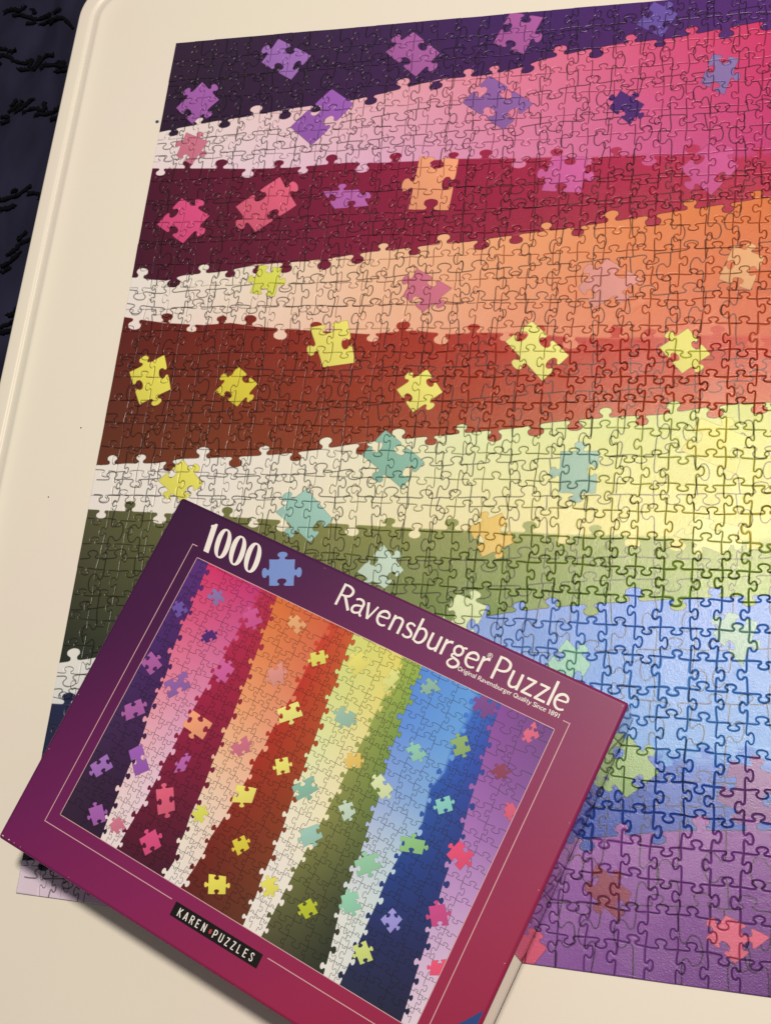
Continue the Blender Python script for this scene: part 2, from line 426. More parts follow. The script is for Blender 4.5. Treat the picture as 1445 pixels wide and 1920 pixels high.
def plain(name, col, rough=.5, spec=.5, bump=0.0, scale=300.0, vary=0.0, coat=0.0):
    m, nt, b = new_mat(name)
    b.inputs['Base Color'].default_value = (*col, 1)
    b.inputs['Roughness'].default_value = rough
    b.inputs['Specular IOR Level'].default_value = spec
    if coat:
        b.inputs['Coat Weight'].default_value = coat
        b.inputs['Coat Roughness'].default_value = .06
    if bump or vary:
        tc = nt.nodes.new('ShaderNodeTexCoord')
        no = nt.nodes.new('ShaderNodeTexNoise')
        no.inputs['Scale'].default_value = scale
        no.inputs['Detail'].default_value = 4
        nt.links.new(tc.outputs['Object'], no.inputs['Vector'])
        if bump:
            bp = nt.nodes.new('ShaderNodeBump')
            bp.inputs['Strength'].default_value = bump
            bp.inputs['Distance'].default_value = 0.0002
            nt.links.new(no.outputs['Fac'], bp.inputs['Height'])
            nt.links.new(bp.outputs['Normal'], b.inputs['Normal'])
        if vary:
            mx = nt.nodes.new('ShaderNodeMix'); mx.data_type = 'RGBA'
            mx.inputs['A'].default_value = (*[c * (1 - vary) for c in col], 1)
            mx.inputs['B'].default_value = (*[min(1, c * (1 + vary)) for c in col], 1)
            nt.links.new(no.outputs['Fac'], mx.inputs['Factor'])
            nt.links.new(mx.outputs['Result'], b.inputs['Base Color'])
    return m


def printed(name, rough, bump, spec=.5):
    m, nt, b = new_mat(name)
    uv = nt.nodes.new('ShaderNodeUVMap'); uv.uv_map = 'UVMap'
    tx = nt.nodes.new('ShaderNodeTexImage'); tx.image = PICTURE; tx.interpolation = 'Cubic'
    nt.links.new(uv.outputs['UV'], tx.inputs['Vector'])
    nt.links.new(tx.outputs['Color'], b.inputs['Base Color'])
    b.inputs['Roughness'].default_value = rough
    b.inputs['Specular IOR Level'].default_value = spec
    tc = nt.nodes.new('ShaderNodeTexCoord')
    no = nt.nodes.new('ShaderNodeTexNoise'); no.inputs['Scale'].default_value = 1300; no.inputs['Detail'].default_value = 3
    nt.links.new(tc.outputs['Object'], no.inputs['Vector'])
    bp = nt.nodes.new('ShaderNodeBump'); bp.inputs['Strength'].default_value = bump; bp.inputs['Distance'].default_value = .0002
    nt.links.new(no.outputs['Fac'], bp.inputs['Height'])
    nt.links.new(bp.outputs['Normal'], b.inputs['Normal'])
    return m


M_PRINT = printed('printed_card', .30, .8, .55)
M_COVER = printed('printed_cover', .45, .08, .3)
M_BOARD = plain('grey_board', (.055, .05, .048), .9)
M_TRAY = plain('tray_plastic', (.80, .785, .755), .38, .5, .05, 260)


def mottle(m, scale, a, b_):
    nt = m.node_tree
    tc = nt.nodes.new('ShaderNodeTexCoord'); no = nt.nodes.new('ShaderNodeTexNoise')
    no.inputs['Scale'].default_value = scale; no.inputs['Detail'].default_value = 5
    nt.links.new(tc.outputs['Object'], no.inputs['Vector'])
    r = nt.nodes.new('ShaderNodeValToRGB')
    r.color_ramp.elements[0].position = .38; r.color_ramp.elements[0].color = (*a, 1)
    r.color_ramp.elements[1].position = .62; r.color_ramp.elements[1].color = (*b_, 1)
    nt.links.new(no.outputs['Fac'], r.inputs[0]); nt.links.new(r.outputs[0], nt.nodes['Principled BSDF'].inputs['Base Color'])


mottle(M_TRAY, 7.0, (.795, .778, .698), (.802, .764, .710))
M_WHITE = plain('white_ink', (.80, .79, .785), .45, .3)
M_PINKLINE = plain('pale_pink_ink', (.66, .44, .47), .45, .3)
M_BLACK = plain('black_ink', (.008, .007, .008), .4, .25)
M_REDINK = plain('red_ink', (.70, .07, .09), .45)
M_ICON = plain('blue_linen_ink', (.16, .27, .66), .45, .5, .3, 1500, .18)
M_LOGO = plain('deep_blue_ink', (.005, .05, .24), .4)
M_BASE = plain('box_base_card', (.05, .02, .06), .5)
M_SCUFF = plain('bare_card', (.62, .50, .46), .9)


def lid_material(name, rough, coat):
    m, nt, b = new_mat(name)
    tc = nt.nodes.new('ShaderNodeTexCoord')
    sp = nt.nodes.new('ShaderNodeSeparateXYZ')
    nt.links.new(tc.outputs['Object'], sp.inputs[0])
    # diagonal print gradient: dark purple at one corner, crimson at the opposite one
    a = nt.nodes.new('ShaderNodeMath'); a.operation = 'MULTIPLY'; a.inputs[1].default_value = 1.75
    nt.links.new(sp.outputs['X'], a.inputs[0])
    c = nt.nodes.new('ShaderNodeMath'); c.operation = 'MULTIPLY_ADD'; c.inputs[1].default_value = -1.75
    nt.links.new(sp.outputs['Y'], c.inputs[0]); nt.links.new(a.outputs[0], c.inputs[2])
    r = nt.nodes.new('ShaderNodeValToRGB')
    stops = [(0.0, (58, 27, 57)), (.2, (73, 32, 68)), (.42, (106, 37, 82)), (.62, (130, 40, 83)), (.82, (148, 42, 74)), (1.0, (148, 38, 64))]
    cr = r.color_ramp
    cr.elements[0].position = 0; cr.elements[0].color = (*ink(stops[0][1]), 1)
    cr.elements[1].position = 1; cr.elements[1].color = (*ink(stops[-1][1]), 1)
    for p_, col in stops[1:-1]:
        e = cr.elements.new(p_); e.color = (*ink(col), 1)
    nt.links.new(c.outputs[0], r.inputs[0])
    nt.links.new(r.outputs[0], b.inputs['Base Color'])
    b.inputs['Roughness'].default_value = rough
    b.inputs['Specular IOR Level'].default_value = .3
    if coat:
        b.inputs['Coat Weight'].default_value = coat; b.inputs['Coat Roughness'].default_value = .05
    no = nt.nodes.new('ShaderNodeTexNoise'); no.inputs['Scale'].default_value = 1100; no.inputs['Detail'].default_value = 3
    nt.links.new(tc.outputs['Object'], no.inputs['Vector'])
    bp = nt.nodes.new('ShaderNodeBump'); bp.inputs['Strength'].default_value = .12; bp.inputs['Distance'].default_value = .0002
    nt.links.new(no.outputs['Fac'], bp.inputs['Height'])
    if not coat:
        nt.links.new(bp.outputs['Normal'], b.inputs['Normal'])
    return m


M_LID = lid_material('lid_print', .42, 0)
M_LIDSIDE = lid_material('lid_side_print', .22, 1.0)


def fabric_material():
    m, nt, b = new_mat('navy_velvet')
    tc = nt.nodes.new('ShaderNodeTexCoord')
    n1 = nt.nodes.new('ShaderNodeTexNoise'); n1.inputs['Scale'].default_value = 28; n1.inputs['Detail'].default_value = 6
    n2 = nt.nodes.new('ShaderNodeTexNoise'); n2.inputs['Scale'].default_value = 900; n2.inputs['Detail'].default_value = 2
    mp = nt.nodes.new('ShaderNodeMapping'); mp.inputs['Scale'].default_value = (1, .35, 1)
    nt.links.new(tc.outputs['Object'], mp.inputs['Vector'])
    nt.links.new(mp.outputs[0], n1.inputs['Vector']); nt.links.new(tc.outputs['Object'], n2.inputs['Vector'])
    r = nt.nodes.new('ShaderNodeValToRGB')
    r.color_ramp.elements[0].position = .35; r.color_ramp.elements[0].color = (.0075, .008, .022, 1)
    r.color_ramp.elements[1].position = .72; r.color_ramp.elements[1].color = (.019, .020, .050, 1)
    nt.links.new(n1.outputs['Fac'], r.inputs[0]); nt.links.new(r.outputs[0], b.inputs['Base Color'])
    b.inputs['Roughness'].default_value = .85
    b.inputs['Specular IOR Level'].default_value = .15
    bp = nt.nodes.new('ShaderNodeBump'); bp.inputs['Strength'].default_value = .6; bp.inputs['Distance'].default_value = .0006
    nt.links.new(n2.outputs['Fac'], bp.inputs['Height']); nt.links.new(bp.outputs['Normal'], b.inputs['Normal'])
    return m


M_FABRIC = fabric_material()
M_YARN = plain('black_yarn', (.004, .004, .006), .95, .05)

# ------------------------------------------------------------------ bedspread under the tray
TRAY_Z = -THICK
BED_Z = TRAY_Z - 15.0


def bed_height(x, y):
    dip = 1 / (1 + math.exp((x + 118) / 6.0))          # flat under the tray, folds outside it
    w = 4.2 * math.sin(x * .055 + y * .012 + 1.2 * math.sin(y * .017)) + 2.6 * math.sin(x * .13 - y * .02 + .6)
    w += 1.2 * math.sin(y * .05 + x * .03)
    return BED_Z - .4 + dip * (w - 1.5)


bed = empty('bedspread', (0, 0, BED_Z * MM))
tag(bed, 'navy blue bedspread with rows of black tufts under the tray', 'bedspread')
nx, ny = 150, 170
xs = np.concatenate([np.linspace(-900, -320, 20), np.linspace(-310, -90, 111), np.linspace(-60, 900, 19)])
ys = np.concatenate([np.linspace(-1300, -480, 20), np.linspace(-470, 160, 130), np.linspace(190, 900, 20)])
vb, fb = [], []
for y in ys:
    for x in xs:
        vb.append((x * MM, y * MM, (bed_height(x, y) - BED_Z) * MM))
for j in range(len(ys) - 1):
    for i in range(len(xs) - 1):
        k = j * len(xs) + i
        fb.append((k, k + 1, k + 1 + len(xs), k + len(xs)))
link('cloth', mesh('cloth', vb, fb, M_FABRIC, True), bed)


def tube(verts, faces, pts, rad, sides=6):
    pts = np.asarray(pts, float)
    base = len(verts)
    n = len(pts)
    for i in range(n):
        t = pts[min(n - 1, i + 1)] - pts[max(0, i - 1)]
        t /= np.linalg.norm(t) + 1e-9
        up = np.array([0, 0, 1.0])
        s = np.cross(t, up); s /= np.linalg.norm(s) + 1e-9
        w = np.cross(s, t)
        for k in range(sides):
            a = 2 * math.pi * k / sides
            verts.append(tuple((pts[i] + rad[i] * (math.cos(a) * s + math.sin(a) * w)) * MM))
    for i in range(n - 1):
        for k in range(sides):
            faces.append((base + i * sides + k, base + i * sides + (k + 1) % sides, base + (i + 1) * sides + (k + 1) % sides, base + (i + 1) * sides + k))
    faces.append(tuple(base + k for k in range(sides))[::-1])
    faces.append(tuple(base + (n - 1) * sides + k for k in range(sides)))


for row in TUFTS:
    runs = [(l, 0, 0) for l in row] + [(l, -78 * q + random.uniform(-5, 5), random.uniform(-6, 6) + 8 * q) for q in (1, 2) for l in row]
    for l, ox, oy in runs:
        tv, tf = [], []
        pts = catmull([(a + ox, b + oy) for a, b in l], 5)
        z = [bed_height(a, b) - BED_Z + 1.2 for a, b in pts]
        p3 = np.column_stack([pts + RNG.normal(0, .35, pts.shape), np.array(z) + RNG.normal(0, .3, len(pts))])
        tube(tv, tf, p3, np.clip(1.75 + RNG.normal(0, .3, len(pts)), 1.1, 2.6), 7)
        for a in p3[::2]:                                # loose yarn ends
            for _ in range(2):
                d = RNG.normal(0, 1, 3); d[2] = abs(d[2]) * .5; d /= np.linalg.norm(d)
                tube(tv, tf, [a, a + d * 1.9, a + d * 3.1 + RNG.normal(0, .4, 3)], [.8, .6, .35], 5)
        link('tuft', mesh('tuft', tv, tf, M_YARN, True), bed)

# ------------------------------------------------------------------ white tray
tray = empty('plastic_tray', (0, 0, TRAY_Z * MM))
tag(tray, 'large cream white plastic tray with ridged rounded rim under the puzzle', 'tray')
LIP = (-79.5, 579.5, -835.0, 57.0)      # x0, x1, y0, y1 of the ridge line


def ring(d, z, r0=25.0, n=14):
    x0, x1, y0, y1 = LIP[0] - d, LIP[1] + d, LIP[2] - d, LIP[3] + d
    r = max(4.0, r0 + d * .75)
    out = []
    for cx, cy, a0 in ((x0 + r, y1 - r, 90), (x0 + r, y0 + r, 180), (x1 - r, y0 + r, 270), (x1 - r, y1 - r, 0)):
        for k in range(n + 1):
            a = math.radians(a0 + 90 * k / n)
            out.append((cx + r * math.cos(a), cy + r * math.sin(a), z))
    return out


PROFILE = [(-22, 0), (-15, .03), (-9, .30), (-5, .85), (-2.5, 1.45), (-1, 1.8), (0, 1.88), (.8, 1.65), (1.6, 1.3), (8.0, -.9), (8.7, -1.0),
           (9.3, -.85), (9.9, .25), (10.3, .48), (11, .78), (12, .8), (20.0, .8), (21.3, .6), (22.2, .1), (22.6, -.8), (22.8, -3), (23, -14.8)]
tv, tf = [], []
loops = [ring(d, z) for d, z in PROFILE]
n = len(loops[0])
for lp in loops: tv += [(x * MM, y * MM, z * MM) for x, y, z in lp]
for i in range(len(loops) - 1):
    for k in range(n):
        tf.append((i * n + k, i * n + (k + 1) % n, (i + 1) * n + (k + 1) % n, (i + 1) * n + k))
nf = len(tf)
link('rim', mesh('rim', tv, [f[::-1] for f in tf], M_TRAY, True), tray)
flv = [(x * MM, y * MM, z * MM) for x, y, z in ring(-22, 0)]
link('floor_panel', mesh('floor_panel', flv, [tuple(range(n))], M_TRAY), tray)

# ------------------------------------------------------------------ jigsaw puzzle, 28 x 36 interlocking pieces
puzzle = empty('jigsaw_puzzle', (0, 0, TRAY_Z * MM))
tag(puzzle, 'large assembled jigsaw puzzle of rainbow stripes lying on the white tray', 'puzzle')
pw, ph = PUZZLE_W / COLS, PUZZLE_H / ROWS
rg = random.Random(11)
grid = np.zeros((ROWS + 1, COLS + 1, 2))
for j in range(ROWS + 1):
    for i in range(COLS + 1):
        u = i * pw + (rg.uniform(-1.1, 1.1) if 0 < i < COLS else 0)
        v = j * ph + (rg.uniform(-1.0, 1.0) if 0 < j < ROWS else 0)
        grid[j, i] = (u, v)


def rseam(a, b, flat, size=1.0):
    if flat:
        return np.array([np.asarray(a) + (np.asarray(b) - np.asarray(a)) * t for t in (0, .33, .66, 1)])
    L = np.linalg.norm(np.asarray(b) - np.asarray(a))
    k = 18.0 / L * size
    return seam(a, b, rg.choice((-1, 1)), rg.uniform(.92, 1.1) * k, rg.uniform(-.08, .08) * size, rg.uniform(-.2, .2) * size,
                rg.uniform(-.022, .022), 3, rg.uniform(.95, 1.16) * k)


HS = [[rseam(grid[j, i], grid[j, i + 1], j in (0, ROWS)) for i in range(COLS)] for j in range(ROWS + 1)]
VS = [[rseam(grid[j, i], grid[j + 1, i], i in (0, COLS)) for i in range(COLS + 1)] for j in range(ROWS)]
for attempt in range(6):                                 # knobs of one piece must not run into each other
    size = 1.0 - .08 * attempt
    clashes = 0
    for j in range(ROWS):
        for i in range(COLS):
            sides = [HS[j][i], VS[j][i + 1], HS[j + 1][i], VS[j][i]]
            for a in range(4):
                for c_ in range(a + 1, 4):
                    A, Bq = sides[a], sides[c_]
                    if len(A) < 6 and len(Bq) < 6: continue
                    A = A[8:-8] if len(A) > 12 else A; Bq = Bq[8:-8] if len(Bq) > 12 else Bq
                    if np.sqrt(((A[:, None] - Bq[None]) ** 2).sum(-1)).min() < 2.3:
                        clashes += 1
                        if a == 0 and j > 0: HS[j][i] = rseam(grid[j, i], grid[j, i + 1], False, size)
                        elif a == 1 and i + 1 < COLS: VS[j][i + 1] = rseam(grid[j, i + 1], grid[j + 1, i + 1], False, size)
                        if c_ == 2 and j + 1 < ROWS: HS[j + 1][i] = rseam(grid[j + 1, i], grid[j + 1, i + 1], False, size)
                        elif c_ == 3 and i > 0: VS[j][i] = rseam(grid[j, i], grid[j + 1, i], False, size)
                        sides = [HS[j][i], VS[j][i + 1], HS[j + 1][i], VS[j][i]]
    if not clashes: break


def inset(poly, d):
    nx_ = np.roll(poly, -1, 0); pv = np.roll(poly, 1, 0)
    e1 = poly - pv; e2 = nx_ - poly
    e1 /= np.linalg.norm(e1, axis=1)[:, None] + 1e-9; e2 /= np.linalg.norm(e2, axis=1)[:, None] + 1e-9
    n1 = np.stack([-e1[:, 1], e1[:, 0]], 1); n2 = np.stack([-e2[:, 1], e2[:, 0]], 1)
    nn = n1 + n2
    l = np.linalg.norm(nn, axis=1)[:, None]
    nn = nn / np.maximum(l, .3)
    k = 1 / np.clip((nn * n1).sum(1), .6, 1)[:, None]
    q = poly + nn * k * d
    for _ in range(6):                                   # undo folds at tight corners
        eo = np.roll(poly, -1, 0) - poly; eq = np.roll(q, -1, 0) - q
        bad = (eo * eq).sum(1) < .12 * (eo * eo).sum(1)
        if not bad.any(): break
        for k_ in np.nonzero(bad)[0]:
            m_ = (q[k_] + q[(k_ + 1) % len(q)]) / 2
            e_ = eo[k_] * .07
            q[k_] = m_ - e_; q[(k_ + 1) % len(q)] = m_ + e_
    return q


GAP, RINGS = .16, [(-.14, -THICK), (-.14, -1.1), (.0, -.86), (.10, -.56), (.34, -.27), (.66, -.09), (1.0, -.0)]


def crosses(q):
    """does the closed outline q run through itself?"""
    a = q; b_ = np.roll(q, -1, 0)
    d = b_ - a
    n = len(q)
    def side(P, D, X): return D[:, None, 0] * (X[None, :, 1] - P[:, None, 1]) - D[:, None, 1] * (X[None, :, 0] - P[:, None, 0])
    s1 = side(a, d, a); s2 = side(a, d, b_)
    c1 = (s1 * s2) < 0
    hit = c1 & c1.T
    idx = np.arange(n)
    gap = np.abs(idx[:, None] - idx[None, :]); gap = np.minimum(gap, n - gap)
    return bool((hit & (gap > 1)).any())


def piece_geometry(j, i):
    top = HS[j][i]; right = VS[j][i + 1]; bot = HS[j + 1][i][::-1]; left = VS[j][i][::-1]
    poly = np.vstack([top[:-1], right[:-1], bot[:-1], left[:-1]])       # clockwise on the sheet (v down) = inward normal to the left
    keep = np.linalg.norm(poly - np.roll(poly, 1, 0), axis=1) > .12
    poly = poly[keep]
    n = len(poly)
    c = poly.mean(0)
    tx, ty = rg.gauss(0, .0085), rg.gauss(0, .0085)
    dz = -abs(rg.gauss(0, .06)) - .08
    k_in = 1.0
    while k_in > .3 and crosses(inset(poly, GAP + RINGS[-1][0] * k_in)):
        k_in *= .72
    V, UV = [], []
    sh = np.clip(np.array([rg.gauss(0, .04), rg.gauss(0, .04)]), -.07, .07)
    for d, z in RINGS:
        q = inset(poly, GAP + d * (k_in if d > 0 else 1)) + (sh if z > -1.0 else 0)
        for u, v in q:
            zz = z if z <= -1.0 else min(0.0, z + dz + (u - c[0]) * tx + (v - c[1]) * ty)
            V.append((u * MM, -v * MM, (zz + THICK) * MM))
            UV.append((u / PUZZLE_W, 1 - v / PUZZLE_H))
    F, SM, MI = [], [], []
    for r in range(len(RINGS) - 1):
        for k in range(n):
            F.append((r * n + k, (r + 1) * n + k, (r + 1) * n + (k + 1) % n, r * n + (k + 1) % n)); SM.append(r > 1); MI.append(1 if r < 2 else 0)
    F.append(tuple((len(RINGS) - 1) * n + k for k in range(n))[::-1]); SM.append(False); MI.append(0)
    return V, F, UV, SM, MI


def piece_mesh(name, parts):
    V, F, UV, SM, MI = [], [], [], [], []
    for v, f, uv, sm, mi in parts:
        b = len(V)
        V += v; UV += uv; SM += sm; MI += mi
        F += [tuple(x + b for x in q) for q in f]
    me = mesh(name, V, F, [M_PRINT, M_BOARD], SM, MI)
    lay = me.uv_layers.new(name='UVMap')
    idx = np.empty(len(me.loops), np.int32)
    me.loops.foreach_get('vertex_index', idx)
    lay.data.foreach_set('uv', np.array(UV, np.float32)[idx].ravel())
    return me


BOX_TL = np.array([103.81, -424.9]); BOX_ROT = math.radians(-21.006); BOX_W, BOX_H, BOX_T = 333.0, 255.0, 54.0
inv = cam.matrix_world.inverted()
fpx = 55.058 / 36.0 * 1445


def seen(u, v):
    q = inv @ Vector((u * MM, -v * MM, 0))
    x = 722.5 + fpx * q.x / -q.z; y = 960 - fpx * q.y / -q.z
    if not (-15 < x < 1460 and -15 < y < 1935): return 0
    # the line of sight must pass the box
    o = np.array(cam.location) * 1000
    for h in (BOX_T, 0):
        t = h / o[2]
        pt = np.array([u, -v]) + (o[:2] - np.array([u, -v])) * t
        d = pt - BOX_TL
        a = d[0] * math.cos(BOX_ROT) + d[1] * math.sin(BOX_ROT); b = -(-d[0] * math.sin(BOX_ROT) + d[1] * math.cos(BOX_ROT))
        if -4 < a < BOX_W + 4 and -4 < b < BOX_H + 4: return 0
    return 1 / (q.z * q.z)


cells = sorted(((seen((i + .5) * pw, (j + .5) * ph), j, i) for j in range(ROWS) for i in range(COLS)), reverse=True)
single = {(j, i) for s, j, i in cells[:300] if s > 0}
rest = []
for j in range(ROWS):
    for i in range(COLS):
        g = piece_geometry(j, i)
        if (j, i) in single:
            link('puzzle_piece', piece_mesh('puzzle_piece', [g]), puzzle)
        else:
            rest.append(g)
tag(link('interlocked_pieces', piece_mesh('interlocked_pieces', rest), puzzle), kind='stuff')

# ------------------------------------------------------------------ puzzle box
box = empty('puzzle_box', (BOX_TL[0] * MM, BOX_TL[1] * MM, 0.0001), BOX_ROT)
tag(box, 'purple and magenta jigsaw puzzle box with rainbow picture lying askew on the puzzle', 'box')


def B(x, y, z):
    return (x * MM, -y * MM, z * MM)


def rounded_block(name, x0, y0, x1, y1, z0, z1, bev, mats, parent, side_mat=0, top_mat=0):
    bm = bmesh.new()
    vs = [bm.verts.new(B(x, y, z)) for z in (z0, z1) for x, y in ((x0, y0), (x1, y0), (x1, y1), (x0, y1))]
    for f in ((3, 2, 1, 0), (4, 5, 6, 7), (0, 1, 5, 4), (1, 2, 6, 5), (2, 3, 7, 6), (3, 0, 4, 7)):
        bm.faces.new([vs[k] for k in f])
    bmesh.ops.recalc_face_normals(bm, faces=bm.faces)
    bmesh.ops.bevel(bm, geom=list(bm.edges), offset=bev * MM, segments=3, profile=.6, affect='EDGES')
    for f in bm.faces:
        f.smooth = f.calc_area() < .0008
        f.material_index = top_mat if f.normal.z > .35 else side_mat
    me = bpy.data.meshes.new(name)
    bm.to_mesh(me); bm.free()
    for m in mats: me.materials.append(m)
    return link(name, me, parent)


rounded_block('base', 1.6, 1.6, BOX_W - 1.6, BOX_H - 1.6, 0, 46, .8, [M_BASE], box)
# lid: five card panels (top and four walls), open underneath
def lid_mesh():
    t = 1.4
    bm = bmesh.new()
    o = [(0, 0), (BOX_W, 0), (BOX_W, BOX_H), (0, BOX_H)]
    i_ = [(t, t), (BOX_W - t, t), (BOX_W - t, BOX_H - t), (t, BOX_H - t)]
    lo = [bm.verts.new(B(x, y, 1.2)) for x, y in o]; hi = [bm.verts.new(B(x, y, BOX_T)) for x, y in o]
    il = [bm.verts.new(B(x, y, 1.2)) for x, y in i_]; ih = [bm.verts.new(B(x, y, BOX_T - t)) for x, y in i_]
    bm.faces.new(hi); bm.faces.new(ih[::-1])
    for k in range(4):
        q = (k + 1) % 4
        bm.faces.new((lo[k], lo[q], hi[q], hi[k])); bm.faces.new((il[q], il[k], ih[k], ih[q])); bm.faces.new((lo[q], lo[k], il[k], il[q]))
    bmesh.ops.recalc_face_normals(bm, faces=bm.faces)
    ed = [e for e in bm.edges if all(v in set(lo + hi) for v in e.verts)]
    bmesh.ops.bevel(bm, geom=ed, offset=2.3 * MM, segments=3, profile=.55, affect='EDGES')
    for f in bm.faces:
        f.smooth = f.calc_area() < .0008
        f.material_index = 0 if f.normal.z > .12 else 1
    me = bpy.data.meshes.new('lid'); bm.to_mesh(me); bm.free()
    me.materials.append(M_LID); me.materials.append(M_LIDSIDE)
    return me


lid = link('lid', lid_mesh(), box)
TOP = BOX_T + .02


def flat_poly(name, pts, z, m, parent=None, th=.0):
    V = [B(x, y, TOP + z) for x, y in pts]
    a = sum(pts[k][0] * pts[(k + 1) % len(pts)][1] - pts[(k + 1) % len(pts)][0] * pts[k][1] for k in range(len(pts)))
    f = tuple(range(len(pts)))
    return link(name, mesh(name, V, [f[::-1] if a > 0 else f], m), parent or lid)


# cover picture: the puzzle's own picture, turned a quarter turn
AX0, AY0, AX1, AY1 = 33.3, 33.0, 299.6, 222.0
me = mesh('cover_picture', [B(AX0, AY0, TOP + .03), B(AX0, AY1, TOP + .03), B(AX1, AY1, TOP + .03), B(AX1, AY0, TOP + .03)], [(0, 1, 2, 3)], M_COVER)
lay = me.uv_layers.new(name='UVMap')
for k, (u, v) in enumerate(((1, 1), (0, 1), (0, 0), (1, 0))):
    lay.data[k].uv = (u, v)
link('cover_picture', me, lid)


def bar(x0, y0, x1, y1, w, z=.04, m=M_PINKLINE, name='frame_line'):
    d = np.array([x1 - x0, y1 - y0]); d = d / np.linalg.norm(d); nn = np.array([-d[1], d[0]]) * w / 2
    a, b = np.array([x0, y0]), np.array([x1, y1])
    return flat_poly(name, [tuple(a + nn), tuple(a - nn), tuple(b - nn), tuple(b + nn)], z, m)


for q in ((AX0 - .2, AY0, AX0 - .2, AY1), (AX1 + .2, AY0, AX1 + .2, AY1), (AX0, AY0 - .2, AX1, AY0 - .2), (AX0, AY1 + .2, AX1, AY1 + .2)):
    bar(*q, .4, name='picture_border')
FX0, FX1, FY0, FY1 = 25.3, 306.5, 25.6, 230.8
bar(FX0, FY0, FX0, FY1, .48); bar(FX0 + .31, FY0 + .31, FX0 + 4, FY0 + .31, .48, .045)
bar(FX1, FY0, FX1, FY1, .48); bar(FX1 - 4.4, FY0 + .31, FX1 - .31, FY0 + .31, .48, .045)
bar(FX0 + .31, FY1 - .31, 130.3, FY1 - .31, .48, .045); bar(202.8, FY1 - .31, FX1 - .31, FY1 - .31, .48, .045)

# ---- lettering, built stroke by stroke
def ellipse(cx, cy, rx, ry, a0=0, a1=360, n=16):
    return [(cx + rx * math.cos(math.radians(a0 + (a1 - a0) * k / n)), cy + ry * math.sin(math.radians(a0 + (a1 - a0) * k / n))) for k in range(n + 1)]


# strokes: (points, width or [start, middle, end] widths, smooth); x-height 1, y up
GLYPH = {
    'R': [([(.09, 0), (.09, 1.46)], .17, 0), ([(.09, 1.40), (.36, 1.40), (.58, 1.27), (.63, 1.07), (.55, .85), (.34, .74), (.09, .73)], [.12, .18, .11], 1), ([(.33, .76), (.80, .0)], .18, 0)],
    'a': [([(.07, .84), (.22, .95), (.40, .94), (.51, .80), (.52, .60), (.52, .20), (.58, .05), (.66, .02)], [.12, .17, .13], 1), ([(.52, .60), (.32, .56), (.14, .46), (.07, .27), (.12, .10), (.26, .05), (.42, .13), (.52, .26)], [.10, .17, .10], 1)],
    'v': [([(.05, 1.0), (.33, .03)], .17, 0), ([(.59, 1.0), (.33, .03)], .12, 0)],
    'e': [([(.12, .53), (.60, .60)], .11, 0), ([(.61, .60), (.58, .83), (.44, .95), (.28, .93), (.13, .77), (.08, .50), (.13, .24), (.27, .08), (.44, .06), (.60, .15)], [.13, .18, .11], 1)],
    'n': [([(.09, 0), (.09, 1.0)], .17, 0), ([(.10, .72), (.20, .89), (.36, .95), (.50, .88), (.55, .70), (.55, 0)], [.11, .15, .17], 1)],
    's': [([(.46, .87), (.32, .95), (.17, .92), (.09, .77), (.15, .61), (.32, .50), (.44, .38), (.46, .20), (.34, .07), (.18, .05), (.05, .13)], [.12, .17, .12], 1)],
    'b': [([(.09, .06), (.09, 1.52)], .17, 0), ([(.09, .75), (.22, .92), (.38, .95), (.53, .80), (.58, .52), (.52, .22), (.38, .06), (.22, .05), (.09, .12)], [.11, .18, .11], 1)],
    'u': [([(.09, 1.0), (.09, .32), (.14, .12), (.27, .05), (.42, .12), (.52, .28)], [.17, .15, .11], 1), ([(.54, 1.0), (.54, 0)], .17, 0)],
    'r': [([(.09, 0), (.09, 1.0)], .17, 0), ([(.10, .66), (.18, .84), (.30, .94), (.42, .95)], [.11, .14, .18], 1)],
    'g': [(ellipse(.32, .66, .21, .28), .15, 1), ([(.46, .86), (.54, .95), (.66, .98)], .12, 1), ([(.20, .41), (.11, .30), (.14, .19), (.30, .14), (.48, .08), (.58, -.06), (.54, -.26), (.36, -.40), (.17, -.38), (.06, -.24), (.10, -.06), (.22, .09)], [.11, .17, .10], 1)],
    'P': [([(.09, 0), (.09, 1.46)], .17, 0), ([(.09, 1.40), (.36, 1.40), (.60, 1.27), (.66, 1.02), (.58, .77), (.36, .64), (.09, .63)], [.12, .18, .11], 1)],
    'z': [([(.06, .93), (.54, .93)], .14, 0), ([(.50, .95), (.08, .05)], .15, 0), ([(.04, .07), (.58, .07)], .14, 0)],
    'l': [([(.09, 0), (.09, 1.52)], .17, 0)],
}
